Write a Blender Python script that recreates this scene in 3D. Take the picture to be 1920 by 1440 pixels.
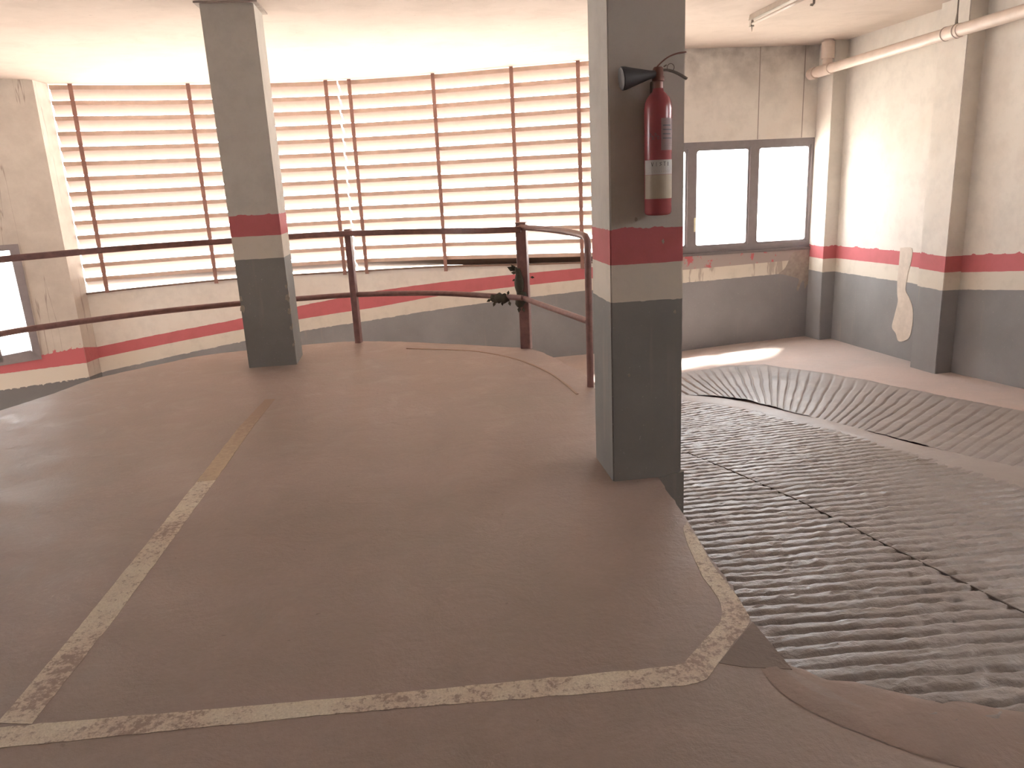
import bpy, bmesh, math, random
from mathutils import Vector, Matrix, noise
random.seed(7)
PI = math.pi
for o in list(bpy.data.objects):
    bpy.data.objects.remove(o)
S = bpy.context.scene
COL = S.collection

# ------------------------------------------------------------------ camera
f, p, roll, yaw = 1440.0, math.radians(14.8), math.radians(2.75), math.radians(7.05)
fw = Vector((math.sin(yaw)*math.cos(p), math.cos(yaw)*math.cos(p), -math.sin(p)))
r0 = Vector((math.cos(yaw), -math.sin(yaw), 0)); u0 = r0.cross(fw)
rv = math.cos(roll)*r0 - math.sin(roll)*u0
uv = math.sin(roll)*r0 + math.cos(roll)*u0
cam = bpy.data.cameras.new('camera'); co = bpy.data.objects.new('camera', cam); COL.objects.link(co)
cam.sensor_width = 36.0; cam.lens = f/1920*36.0; cam.clip_start = .05; cam.clip_end = 500
co.matrix_world = Matrix(((rv.x, uv.x, -fw.x, 0), (rv.y, uv.y, -fw.y, 0), (rv.z, uv.z, -fw.z, 1.5), (0, 0, 0, 1)))
S.camera = co

# ------------------------------------------------------------------ light
W = bpy.data.worlds.new('world'); S.world = W; W.use_nodes = True
bg = W.node_tree.nodes['Background']
bg.inputs[0].default_value = (1.0, .975, .995, 1); bg.inputs[1].default_value = 7.0
sun = bpy.data.lights.new('sun', 'SUN'); so = bpy.data.objects.new('sun', sun); COL.objects.link(so)
sun.energy = 26.0; sun.angle = math.radians(9); sun.color = (1, .93, .84)
so.rotation_euler = Vector((-.40, -.40, -.85)).to_track_quat('-Z', 'Y').to_euler()
so.location = (6, 20, 15)
S.view_settings.view_transform = 'Standard'; S.view_settings.look = 'None'
S.view_settings.gamma = 1; S.view_settings.use_curve_mapping = False
S.view_settings.exposure = 1.45

# ------------------------------------------------------------------ helpers
def mesh(name, vs, fs, mat, parent=None, smooth=False, attr=None, origin=None):
    me = bpy.data.meshes.new(name)
    o = bpy.data.objects.new(name, me)
    off = Vector((0, 0, 0))
    if parent is not None:
        o.parent = parent
        q = parent
        while q is not None:
            off = off + q.location; q = q.parent
    elif origin is not None:
        o.location = Vector(origin); off = Vector(origin)
    me.from_pydata([tuple(Vector(v)-off) for v in vs], [], fs)
    if mat is not None: me.materials.append(mat)
    if attr is not None:
        a = me.attributes.new('band', 'FLOAT', 'POINT')
        a.data.foreach_set('value', attr)
    bm = bmesh.new(); bm.from_mesh(me); bmesh.ops.recalc_face_normals(bm, faces=bm.faces)
    bm.to_mesh(me); bm.free()
    if smooth:
        me.polygons.foreach_set('use_smooth', [True]*len(me.polygons))
    COL.objects.link(o)
    return o

class MB:
    def __init__(s): s.v = []; s.f = []
    def add(s, vs, fs):
        n = len(s.v); s.v += [tuple(v) for v in vs]; s.f += [tuple(i+n for i in q) for q in fs]; return s
    def box(s, a, b, bev=0.0):
        x0, y0, z0 = a; x1, y1, z1 = b
        if bev <= 0:
            v = [(x0,y0,z0),(x1,y0,z0),(x1,y1,z0),(x0,y1,z0),(x0,y0,z1),(x1,y0,z1),(x1,y1,z1),(x0,y1,z1)]
            return s.add(v, [(0,3,2,1),(4,5,6,7),(0,1,5,4),(1,2,6,5),(2,3,7,6),(3,0,4,7)])
        bm = bmesh.new(); bmesh.ops.create_cube(bm, size=1)
        for q in bm.verts: q.co = Vector(((x0+x1)/2+q.co.x*(x1-x0), (y0+y1)/2+q.co.y*(y1-y0), (z0+z1)/2+q.co.z*(z1-z0)))
        bmesh.ops.bevel(bm, geom=list(bm.edges), offset=bev, segments=2, affect='EDGES')
        bm.verts.index_update()
        s.add([q.co[:] for q in bm.verts], [tuple(w.index for w in fc.verts) for fc in bm.faces]); bm.free(); return s
    def prism(s, poly, z0, z1):
        n = len(poly)
        g = lambda z, i: z[i] if isinstance(z, (list, tuple)) else z
        v = [(q[0], q[1], g(z0, i)) for i, q in enumerate(poly)] + [(q[0], q[1], g(z1, i)) for i, q in enumerate(poly)]
        fs = [tuple(range(n-1, -1, -1)), tuple(range(n, 2*n))] + [(i, (i+1) % n, n+(i+1) % n, n+i) for i in range(n)]
        return s.add(v, fs)
    def sweep(s, path, prof, up=Vector((0, 0, 1)), closed=True):
        # prof: list of (side, up) offsets
        P = [Vector(q) for q in path]; n = len(prof); vs = []
        for i, q in enumerate(P):
            t = (P[min(i+1, len(P)-1)] - P[max(i-1, 0)]).normalized()
            sd = t.cross(up)
            if sd.length < 1e-4: sd = Vector((1, 0, 0))
            sd.normalize(); uu = sd.cross(t).normalized()
            for a, b in prof: vs.append(q + sd*a + uu*b)
        fs = []
        for i in range(len(P)-1):
            for j in range(n): fs.append((i*n+j, i*n+(j+1) % n, (i+1)*n+(j+1) % n, (i+1)*n+j))
        fs.append(tuple(range(n-1, -1, -1))); fs.append(tuple((len(P)-1)*n+j for j in range(n)))
        return s.add(vs, fs)
    def tube(s, path, r, n=12, up=Vector((0, 0, 1))):
        if not isinstance(r, (list, tuple)):
            return s.sweep(path, [(r*math.cos(2*PI*k/n), r*math.sin(2*PI*k/n)) for k in range(n)], up)
        P = [Vector(q) for q in path]; vs = []
        for i, q in enumerate(P):
            t = (P[min(i+1, len(P)-1)] - P[max(i-1, 0)]).normalized()
            sd = t.cross(up)
            if sd.length < 1e-4: sd = Vector((1, 0, 0))
            sd.normalize(); uu = sd.cross(t).normalized()
            for k in range(n): vs.append(q + sd*r[i]*math.cos(2*PI*k/n) + uu*r[i]*math.sin(2*PI*k/n))
        fs = [(i*n+j, i*n+(j+1) % n, (i+1)*n+(j+1) % n, (i+1)*n+j) for i in range(len(P)-1) for j in range(n)]
        fs.append(tuple(range(n-1, -1, -1))); fs.append(tuple((len(P)-1)*n+j for j in range(n)))
        return s.add(vs, fs)
    def lathe(s, c, prof, n=28):
        vs = []; fs = []
        for r, z in prof:
            for k in range(n): vs.append((c[0]+r*math.cos(2*PI*k/n), c[1]+r*math.sin(2*PI*k/n), c[2]+z))
        for i in range(len(prof)-1):
            for k in range(n): fs.append((i*n+k, i*n+(k+1) % n, (i+1)*n+(k+1) % n, (i+1)*n+k))
        fs.append(tuple(range(n-1, -1, -1))); fs.append(tuple((len(prof)-1)*n+k for k in range(n)))
        return s.add(vs, fs)
    def build(s, name, mat, parent=None, smooth=False, origin=None):
        return mesh(name, s.v, s.f, mat, parent, smooth, origin=origin)

def smooth_by_angle(o, ang=40):
    me = o.data
    me.polygons.foreach_set('use_smooth', [True]*len(me.polygons))
    try: me.set_sharp_from_angle(angle=math.radians(ang))
    except Exception: pass
    return o

def tag(o, label=None, cat=None, group=None, kind=None):
    if label: o['label'] = label
    if cat: o['category'] = cat
    if group: o['group'] = group
    if kind: o['kind'] = kind
    return o
def empty(name, loc, label=None, cat=None, group=None, kind=None):
    o = bpy.data.objects.new(name, None); COL.objects.link(o); o.location = loc
    return tag(o, label, cat, group, kind)

def interp(x, xs, ys):
    if x <= xs[0]: return ys[0]
    for i in range(len(xs)-1):
        if x <= xs[i+1]: return ys[i] + (ys[i+1]-ys[i])*(x-xs[i])/(xs[i+1]-xs[i])
    return ys[-1]
def catmull(pts, n=8):
    P = [Vector(q) for q in pts]; out = []
    for i in range(len(P)-1):
        a = P[max(i-1, 0)]; b = P[i]; c = P[i+1]; d = P[min(i+2, len(P)-1)]
        for k in range(n):
            t = k/n
            out.append(.5*((2*b)+(c-a)*t+(2*a-5*b+4*c-d)*t*t+(3*b-a-3*c+d)*t**3))
    out.append(P[-1]); return out

# ------------------------------------------------------------------ materials
class NT:
    def __init__(s, name):
        s.m = bpy.data.materials.new(name); s.m.use_nodes = True
        s.n = s.m.node_tree.nodes; s.l = s.m.node_tree.links
        s.b = s.n['Principled BSDF']; s.tc = s.n.new('ShaderNodeNewGeometry')
        s.pos = s.tc.outputs['Position']
    def link(s, a, b): s.l.new(a, b)
    def val(s, sock, v):
        if hasattr(v, 'node'): s.l.new(v, sock)
        else:
            if sock.type == 'RGBA' and len(v) == 3: v = (*v, 1)
            sock.default_value = v
    def noise(s, scale, detail=4, rough=.55, vec=None, dist=0.0):
        n = s.n.new('ShaderNodeTexNoise'); n.inputs['Scale'].default_value = scale
        n.inputs['Detail'].default_value = detail; n.inputs['Roughness'].default_value = rough
        n.inputs['Distortion'].default_value = dist
        s.l.new(vec or s.pos, n.inputs['Vector']); return n.outputs['Fac']
    def scalev(s, sc, vec=None):
        n = s.n.new('ShaderNodeVectorMath'); n.operation = 'MULTIPLY'; n.inputs[1].default_value = sc
        s.l.new(vec or s.pos, n.inputs[0]); return n.outputs[0]
    def math(s, op, a, b=0.0, c=None, clamp=False):
        n = s.n.new('ShaderNodeMath'); n.operation = op; n.use_clamp = clamp
        s.val(n.inputs[0], a); s.val(n.inputs[1], b)
        if c is not None: s.val(n.inputs[2], c)
        return n.outputs[0]
    def ramp(s, fac, a, b, lo=0.0, hi=1.0):
        n = s.n.new('ShaderNodeMapRange'); s.l.new(fac, n.inputs[0])
        n.inputs[1].default_value = a; n.inputs[2].default_value = b
        n.inputs[3].default_value = lo; n.inputs[4].default_value = hi; return n.outputs[0]
    def mix(s, fac, a, b, mode='MIX'):
        n = s.n.new('ShaderNodeMix'); n.data_type = 'RGBA'; n.blend_type = mode
        s.val(n.inputs[0], fac); s.val(n.inputs[6], a); s.val(n.inputs[7], b); return n.outputs[2]
    def xyz(s):
        n = s.n.new('ShaderNodeSeparateXYZ'); s.l.new(s.pos, n.inputs[0]); return n.outputs
    def attr(s, name):
        n = s.n.new('ShaderNodeAttribute'); n.attribute_name = name; return n.outputs['Fac']
    def bump(s, h, strength=.3, dist=.01):
        n = s.n.new('ShaderNodeBump'); n.inputs['Strength'].default_value = strength
        n.inputs['Distance'].default_value = dist; s.l.new(h, n.inputs['Height'])
        s.l.new(n.outputs[0], s.b.inputs['Normal'])
    def out(s, col, rough=.8, metal=0.0, spec=.5):
        s.val(s.b.inputs['Base Color'], col); s.val(s.b.inputs['Roughness'], rough)
        s.b.inputs['Metallic'].default_value = metal; s.b.inputs['Specular IOR Level'].default_value = spec
        return s.m

CREAM = (.69, .64, .575); GREY = (.20, .20, .203); RED = (.54, .15, .165); WHITE = (.68, .63, .55)

def wall_paint(name, cream=CREAM, damage=0.0, joints=False, grey=GREY):
    m = NT(name); b = m.attr('band')
    n1 = m.noise(9, 3); n2 = m.noise(1.3, 5, .6); n3 = m.noise(5.5, 6, .65)
    b = m.math('ADD', b, m.math('MULTIPLY', m.math('SUBTRACT', n1, .5), .05))
    upper = m.mix(m.ramp(n3, .45, .75), cream, tuple(c*.86 for c in cream))
    upper = m.mix(m.ramp(n2, .5, .8, 0, .7), upper, (cream[0]*.93, cream[1]*.86, cream[2]*.82))
    white = m.mix(m.ramp(n3, .5, .8), WHITE, tuple(c*.85 for c in WHITE))
    gr = m.mix(m.ramp(n2, .35, .7), grey, tuple(c*1.25 for c in grey))
    # drips on the grey
    dv = m.scalev((9, 9, .7)); dr = m.noise(1.0, 3, .6, dv)
    gr = m.mix(m.ramp(dr, .62, .74, 0, .55), gr, (.36, .31, .28))
    spk = m.noise(60, 2); gr = m.mix(m.ramp(spk, .70, .74, 0, .5), gr, (.5, .46, .42))
    redc = m.mix(m.ramp(n3, .45, .8, 0, .6), RED, (.42, .13, .12))
    if damage > 0:
        dm = m.noise(7, 6, .7, m.scalev((1, 1, .55)))
        mk = m.ramp(dm, .50-damage*.1, .53-damage*.1)
        redc = m.mix(mk, redc, (.40, .34, .32))
        white = m.mix(m.ramp(m.noise(9, 4, .6, m.scalev((1, 1, .12))), .52, .56, 0, .7), white, (.36, .30, .26))
    g0 = m.math('GREATER_THAN', b, 0.0); g1 = m.math('GREATER_THAN', b, 1.0); g2 = m.math('GREATER_THAN', b, 2.0)
    c = m.mix(g0, gr, white); c = m.mix(g1, c, redc); c = m.mix(g2, c, upper)
    if joints:
        x = m.xyz()
        for jx in (4.56, 5.16):
            d = m.math('ABSOLUTE', m.math('SUBTRACT', x[0], jx))
            c = m.mix(m.math('MULTIPLY', m.math('LESS_THAN', d, .006), m.math('GREATER_THAN', x[2], 1.87)), c, (.33, .29, .26))
        # dark mottling, stronger towards the ceiling
        c = m.mix(m.math('MULTIPLY', m.ramp(x[2], 2.3, 2.98), m.ramp(m.noise(2.2, 5, .6), .4, .62, 0, .75)), c, (.30, .27, .25))
    h = m.math('ADD', m.math('MULTIPLY', n3, .6), m.math('MULTIPLY', m.noise(90, 3), .12))
    m.bump(h, .25, .012)
    return m.out(c, .75, spec=.35)

def cracked(name):
    m = NT(name); b = m.attr('band'); n1 = m.noise(22, 3)
    b = m.math('ADD', b, m.math('MULTIPLY', m.math('SUBTRACT', n1, .5), .08))
    c0 = (.60, .55, .49); n3 = m.noise(3.0, 6, .65)
    c = m.mix(m.ramp(n3, .4, .7), c0, (.50, .45, .40))
    cr = m.math('ABSOLUTE', m.math('SUBTRACT', m.noise(2.0, 4, .5, m.scalev((2.2, 2.2, .10))), .52))
    c = m.mix(m.ramp(cr, 0, .006, .75, 0), c, (.27, .21, .18))
    g0 = m.math('GREATER_THAN', b, 0.0); g1 = m.math('GREATER_THAN', b, 1.0); g2 = m.math('GREATER_THAN', b, 2.0)
    cc = m.mix(g0, GREY, WHITE); cc = m.mix(g1, cc, RED); cc = m.mix(g2, cc, c)
    m.bump(n3, .3, .015)
    return m.out(cc, .8, spec=.3)

def concrete(name, a, b, c, rough=(.42, .7), bs=.3, spec=.5, grain=1.0):
    m = NT(name)
    n1 = m.noise(.55, 6, .62); n2 = m.noise(3.2, 7, .65, dist=.6); n3 = m.noise(45, 4, .7)
    n1 = m.math('ADD', m.math('MULTIPLY', n1, .75), m.math('MULTIPLY', m.noise(5, 7, .75), .25))
    col = m.mix(m.ramp(n1, .42, .58), a, b)
    col = m.mix(m.ramp(n2, .48, .70, 0, .55), col, c)
    sw = m.noise(1.3, 5, .6, m.scalev((1.0, 5.0, 1)), dist=1.4)
    col = m.mix(m.ramp(sw, .60, .72, 0, .22), col, tuple(x*.72 for x in a))
    sc = m.noise(2.2, 6, .75, m.scalev((1.0, 2.4, 1)), dist=2.0)
    sc = m.math('ABSOLUTE', m.math('SUBTRACT', sc, .5))
    pm = m.ramp(m.noise(.9, 2), .52, .62)
    col = m.mix(m.math('MULTIPLY', m.ramp(sc, 0, .008, .5, 0), pm), col, tuple(min(1, x*1.35) for x in c))
    pit = m.noise(26, 2, .5); col = m.mix(m.ramp(pit, .73, .77, 0, .55), col, tuple(x*.5 for x in a))
    col = m.mix(m.ramp(n3, .3, .8, .0, .35*grain), col, tuple(x*.72 for x in a))
    h = m.math('ADD', m.math('MULTIPLY', n2, 1.0), m.math('MULTIPLY', n3, .25*grain))
    m.bump(h, bs, .012)
    return m.out(col, m.ramp(n2, .3, .7, rough[0], rough[1]), spec=spec)

def plain(name, col, rough=.6, metal=0.0, var=.15, scale=14, bump=.1, spec=.5):
    m = NT(name); n = m.noise(scale, 5, .6)
    c = m.mix(m.ramp(n, .35, .7), col, tuple(x*(1-var) for x in col)); m.bump(n, bump, .004)
    return m.out(c, rough, metal, spec)

M_wall = wall_paint('painted_plaster', cream=(.74, .70, .645), grey=(.235, .235, .24))
M_window_wall = wall_paint('damaged_painted_plaster', cream=(.80, .76, .71), grey=(.24, .235, .245), damage=1.0, joints=True)
M_pillar = wall_paint('painted_pillar', cream=(.56, .535, .49), grey=(.225, .225, .215))
M_left = cracked('cracked_plaster')
M_ceiling = concrete('ceiling_plaster', (.62, .53, .465), (.58, .495, .43), (.52, .44, .385), (.8, .95), .10, .2, .15)
M_floor = concrete('trowelled_concrete', (.335, .258, .226), (.285, .232, .196), (.395, .315, .275), (.40, .64), .5, .5, 1.1)
M_ramp = concrete('ramp_concrete', (.25, .215, .198), (.205, .178, .162), (.39, .345, .32), (.27, .50), .8, .6, 1.8)
M_apron = concrete('apron_concrete', (.50, .405, .37), (.42, .365, .34), (.55, .45, .41), (.5, .75), .35, .4)
M_outside = plain('sunlit_paving', (.62, .57, .51), .9, var=.1, scale=.5)
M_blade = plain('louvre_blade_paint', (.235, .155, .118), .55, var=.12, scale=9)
M_lip_lit = plain('louvre_lip_lit', (.66, .50, .41), .6, var=.18, scale=7)  # paler than the blade: room light on the lip put into its colour
M_brown = plain('brown_angle_iron', (.34, .185, .15), .55, var=.25)
M_rail = plain('maroon_rail_paint', (.255, .135, .125), .42, var=.3, scale=18, bump=.25)
M_frame = plain('grey_window_frame', (.27, .24, .25), .5, var=.12)
M_pvc = plain('pale_drain_pvc', (.72, .60, .52), .42, var=.12, scale=6, bump=.04)
M_pvcdark = plain('drain_ring', (.30, .24, .21), .6)
M_steel = plain('dull_steel', (.22, .19, .17), .5, .6)
M_lampbody = plain('lamp_housing', (.42, .36, .30), .5)
M_tube = plain('lamp_tube', (.46, .40, .34), .4, var=.03)
M_red = plain('extinguisher_red', (.36, .085, .10), .26, var=.1, bump=.02)
M_black = plain('black_horn_plastic', (.05, .05, .055), .5)
M_brass = plain('dull_brass', (.25, .13, .11), .45, .4)
M_label1 = plain('pale_label', (.52, .50, .48), .5, var=.08, bump=0)
M_label2 = plain('buff_label', (.44, .38, .29), .5, var=.1, bump=0)
M_label3 = plain('dull_label', (.27, .17, .17), .5, var=.1, bump=0)
M_ink = plain('label_ink', (.13, .11, .12), .6, bump=0)
M_leaf = plain('dusty_dark_green', (.055, .052, .035), .8, var=.3, scale=60, bump=.3)
M_patch = plain('filler_patch', (.66, .58, .50), .85, var=.16, scale=12, bump=.3)
def paintline():
    m = NT('worn_white_line'); n = m.noise(38, 6, .75); n2 = m.noise(3.5, 4, .6)
    c = m.mix(m.ramp(n2, .4, .65), (.74, .68, .55), (.64, .52, .43))
    wear = m.math('ADD', n, m.math('MULTIPLY', n2, .55))
    c = m.mix(m.ramp(m.noise(120, 3, .8), .35, .7, 0, .45), c, (.34, .27, .21))
    c = m.mix(m.ramp(wear, .78, .88, 0, .8), c, (.29, .22, .18))
    m.bump(n, .5, .008); return m.out(c, .7, spec=.3)
M_line = paintline()
def fadedline():
    m = NT('faded_line'); n = m.noise(30, 6, .75); y = m.xyz()[1]
    c = m.mix(m.ramp(m.math('ADD', n, m.ramp(y, 4.4, 5.5, 0, .45)), .45, .85, 0, .9), (.50, .40, .28), (.33, .24, .19))
    m.bump(n, .3, .005); return m.out(c, .7, spec=.3)
M_faded = fadedline()
def glass():
    m = bpy.data.materials.new('dusty_glass'); m.use_nodes = True; nt = m.node_tree
    nt.nodes.remove(nt.nodes['Principled BSDF']); o = nt.nodes['Material Output']
    t = nt.nodes.new('ShaderNodeBsdfTransparent'); t.inputs[0].default_value = (.93, .95, .95, 1)
    g = nt.nodes.new('ShaderNodeBsdfGlossy'); g.inputs['Roughness'].default_value = .05
    x = nt.nodes.new('ShaderNodeMixShader'); x.inputs[0].default_value = .08
    nt.links.new(t.outputs[0], x.inputs[1]); nt.links.new(g.outputs[0], x.inputs[2])
    nt.links.new(x.outputs[0], o.inputs['Surface']); return m
M_glass = glass()

# ------------------------------------------------------------------ levels
H = 2.98
TH = [-1,0,5,13.6,31,38,56,66,77,88,106,122,140,170,200]
TZ = [-.5,-.5,-.565,-.645,-.735,-.785,-.945,-1.05,-1.187,-1.34,-1.53,-1.70,-1.88,-2.2,-2.5]
YY = [-5,1.5,1.92,3.55,5.6]; YZ = [0,0,-.02,-.21,-.5]
def ZR(x, y):
    if y <= 5.6: return interp(y, YY, YZ)
    return interp(math.degrees(math.atan2(y-5.6, x+.9)), TH, TZ)

# ------------------------------------------------------------------ floor slab (the level the camera stands on)
edge = [(1.72,1.46),(1.38,1.55),(1.19,1.72),(1.07,1.94),(1.065,2.22),(1.095,2.46),(1.10,2.73),(1.145,3.12),(1.162,3.48),(1.20,3.9),(1.235,4.6),
        (1.262,5.38),(1.287,5.66),(1.195,6.26),(1.053,6.80),(.785,7.02),(.35,7.31),(-.11,7.59),(-.54,7.776),(-.97,7.825),(-1.975,7.667),
        (-2.385,7.36),(-2.80,6.94),(-2.96,6.49),(-3.16,6.05),(-3.4,5.4),(-3.6,4.6),(-3.7,3.5)]
slab_poly = [(5.53,1.46)] + edge + [(-9,3.4),(-9,-5),(5.53,-5)]
# refine the arc so the visible rim reads as one curve with a slightly chipped line
arc = catmull([(x, y, 0) for x, y in edge[10:]], 10)
fine = [(x, y) for x, y in edge[:10]] + [(q.x+random.uniform(-.006,.006), q.y+random.uniform(-.006,.006)) for q in arc]
rim = []
for a, b in zip(fine[:10], fine[1:10]):
    n = 8
    for k in range(n):
        t = k/n; rim.append((a[0]+(b[0]-a[0])*t+random.uniform(-.005,.005), a[1]+(b[1]-a[1])*t))
rim += fine[9:]
poly = [(5.53,1.46)] + rim + [(-9,3.4),(-9,-5),(5.53,-5)]
mb = MB(); mb.prism(poly, -.30, 0.0)
floor = mb.build('floor', M_floor); tag(floor, 'level trowelled brown concrete parking floor with worn painted lines', kind='structure')
# skirt of the slab down to the ramp
mb = MB()
sk = [q for q in rim if q[1] > 1.7]
n = len(sk)
vs = [(x*1.0-.01*(1 if x > 0 else -1), y-.01, -.29) for x, y in sk] + [(x-.01*(1 if x > 0 else -1), y-.01, min(ZR(x, y), -.3)-.6) for x, y in sk]
cen = [(0, 3.0, -.29), (0, 3.0, -3.0)]
fs = [(i, i+1, n+i+1, n+i) for i in range(n-1)]
mesh('slab_skirt', vs, fs, M_wall, floor, attr=[-1.0]*len(vs))
# low inner curb line round the rim (thin raised screed line inside the railing)
ln = catmull([(-.1,7.25,0),(.3,7.05,0),(.57,6.86,0),(.85,6.45,0),(1.02,5.95,0),(1.087,5.51,0),(1.11,5.2,0)], 8)
mb = MB(); mb.sweep([(q.x, q.y, .0) for q in ln], [(-.012,-.01),(-.008,.005),(.008,.005),(.012,-.01)])
mb.build('screed_line', M_faded, floor)

# painted lines: thin coats of worn paint
def paint(name, left, right, mat):
    vs = []; fs = []
    L = []
    def dens(pts):
        out = []
        for a, b in zip(pts, pts[1:]):
            n = max(2, int(math.dist(a, b)/.04))
            for k in range(n): out.append((a[0]+(b[0]-a[0])*k/n, a[1]+(b[1]-a[1])*k/n))
        out.append(pts[-1]); return out
    def resample(pts, n):
        d = [0]
        for a, b in zip(pts, pts[1:]): d.append(d[-1]+math.dist(a, b))
        out = []
        for k in range(n):
            t = d[-1]*k/(n-1)
            for i in range(len(pts)-1):
                if t <= d[i+1]+1e-9:
                    s = (t-d[i])/max(1e-9, d[i+1]-d[i]); out.append((pts[i][0]+(pts[i+1][0]-pts[i][0])*s, pts[i][1]+(pts[i+1][1]-pts[i][1])*s)); break
        return out
    n = max(len(dens(left)), len(dens(right)))
    A = resample(left, n); B = resample(right, n)
    for i in range(n):
        for q in (A[i], B[i]):
            vs.append((q[0]+random.gauss(0, .0012), q[1]+random.gauss(0, .0012), .0014))
    # thickness: outer skirt down to the slab
    m = len(vs)
    vs += [(v[0], v[1], -.002) for v in vs]
    for i in range(n-1):
        a, b, c, d = 2*i, 2*i+1, 2*i+3, 2*i+2
        fs.append((a, b, c, d)); fs.append((a, d, d+m, a+m)); fs.append((b, b+m, c+m, c))
    fs.append((0, m, m+1, 1)); fs.append((2*n-2, 2*n-1, m+2*n-1, m+2*n-2))
    return mesh(name, vs, fs, mat, floor)
paint('painted_line', [(-1.336,2.165),(-1.30,2.7),(-1.243,4.1)], [(-1.228,2.141),(-1.19,2.7),(-1.143,4.1)], M_line)
paint('painted_line', [(-1.243,4.1),(-1.215,5.09),(-1.16,5.75)], [(-1.143,4.1),(-1.120,5.06),(-1.085,5.75)], M_faded)
paint('painted_line', [(-3.4,2.29),(-1.235,2.14),(-.313,2.081),(.745,2.031),(.965,2.241),(1.012,2.36),(1.014,2.546),(1.05,2.80),(1.087,2.965)],
      [(-3.4,2.20),(-1.275,2.05),(-.307,2.009),(.719,1.935),(.783,1.94),(1.066,2.223),(1.085,2.418),(1.085,2.60),(1.112,2.85),(1.125,3.02)], M_line)

MB().prism([(1.066,2.215),(.865,2.02),(.93,1.985),(1.07,1.945)], -.001, .0012).build('shaded_corner', concrete('shaded_facet_concrete', (.25,.20,.175), (.21,.17,.145), (.30,.24,.21), (.6,.8), .5, .3), floor)  # shade of the slab's bevel facet, painted as a flat darker patch
# ------------------------------------------------------------------ the ramp
ramp = empty('ramp', (2, 4, -.3), 'descending concrete car ramp with rough anti slip grooves', None, None, 'structure')
# smooth base sheet: straight lane then the helix, out to the walls
vs = []; fs = []; nr = 14
sect = []
for y in [1.44+.32*k for k in range(13)]: sect.append(((.9, y), (5.6, y)))
for a in range(0, 175, 3):
    t = math.radians(a); c = Vector((-.9, 5.6))
    d = Vector((math.cos(t), math.sin(t)))
    # outer boundary: hit the room box / curve loosely and go beyond it
    ro = 9.0
    if d.x > 1e-3: ro = min(ro, (5.6+.9)/d.x)
    if d.y > 1e-3: ro = min(ro, (9.95-5.6)/d.y if c.x+d.x*(9.95-5.6)/d.y > 2.85 else ro)
    if a > 50: ro = 6.6
    sect.append((tuple(c+d*1.7), tuple(c+d*ro)))
for (a, b) in sect:
    for k in range(nr+1):
        t = k/nr; x = a[0]+(b[0]-a[0])*t; y = a[1]+(b[1]-a[1])*t
        vs.append((x, y, ZR(x, y)-.016+.006*noise.noise(Vector((x*1.3, y*1.3, 0)))))
for i in range(len(sect)-1):
    for k in range(nr): fs.append((i*(nr+1)+k, i*(nr+1)+k+1, (i+1)*(nr+1)+k+1, (i+1)*(nr+1)+k))
mesh('smooth_apron', vs, fs, M_apron, ramp, smooth=True)

def groove(ph, w=.17):
    fr = ph-math.floor(ph)
    d = abs(fr-.5)
    return math.exp(-(d/w)**2)
# inner lane with cross grooves
def lane_right(y): return interp(y, [1.3,3.4,3.9,4.4,5.05,5.57,6.43,7.04,7.4,7.7], [3.14,3.13,3.10,3.09,3.10,3.04,2.97,2.62,2.2,1.75])
def lane_left(y): return interp(y, [1.38,1.47,1.6,1.75,1.95,2.25,2.6,3.1,3.6,5.4,5.8,6.3,7.7], [2.3,1.6,1.36,1.2,1.09,1.03,1.03,1.05,1.08,1.2,1.2,1.1,.9])
vs = []; fs = []; nx = 84
ys = [1.38+.0095*k for k in range(int((7.7-1.38)/.0095))]
for y in ys:
    a = lane_left(y); b = lane_right(y)
    for k in range(nx+1):
        t = k/nx; x = a+(b-a)*t
        yy = y + (.085-.06*max(0, y-2.6))*(x-1.5) + .022*noise.noise(Vector((x*2.6, y*1.5, 3)))+.008*noise.noise(Vector((x*9, y*6, 5)))
        ph = yy/.079
        amp = .013*(.55+.9*abs(noise.noise(Vector((x*1.9, y*5, 1)))))
        if y < 1.75: amp *= max(0, (y-1.40)/.35)
        amp *= min(1, t*16+.1)*min(1, (1-t)*20+.2)
        rough = .006*noise.noise(Vector((x*17, y*24, 2)))+.006*noise.noise(Vector((x*40, y*55, 2)))+.004*noise.noise(Vector((x*5, y*9, 6)))
        z = ZR(x, y)+.004 - amp*1.45*groove(ph, .125) + rough
        if y < 1.6: z += .004*(1.6-y)
        # saw cut joint
        jx = interp(y, [1.3,2.19,2.73,3.26,4.11,4.86,6], [2.06,2.03,1.99,1.96,1.90,1.82,1.7])
        if abs(x-jx) < .016: z -= .003
        vs.append((x, y, z))
for i in range(len(ys)-1):
    for k in range(nx): q = i*(nx+1)+k; fs.append((q, q+1, q+nx+2, q+nx+1))
mesh('grooved_lane', vs, fs, M_ramp, ramp, smooth=True)
# saw-cut joint
jp = catmull([(2.04,1.9,0),(2.03,2.19,0),(1.99,2.73,0),(1.96,3.26,0),(1.90,4.11,0),(1.82,4.86,0)], 14)
mb = MB(); mb.sweep([(q.x+.006*noise.noise(Vector((q.y*9, 0, 0))), q.y, ZR(q.x, q.y)+.0045+.004*noise.noise(Vector((q.y*6, 4, 0)))) for q in jp], [(-.005,-.03),(-.0028,-.0005),(.0028,-.0005),(.005,-.03)])
mb.build('saw_cut_joint', plain('tar_joint', (.15,.125,.11), .9), ramp)
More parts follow.
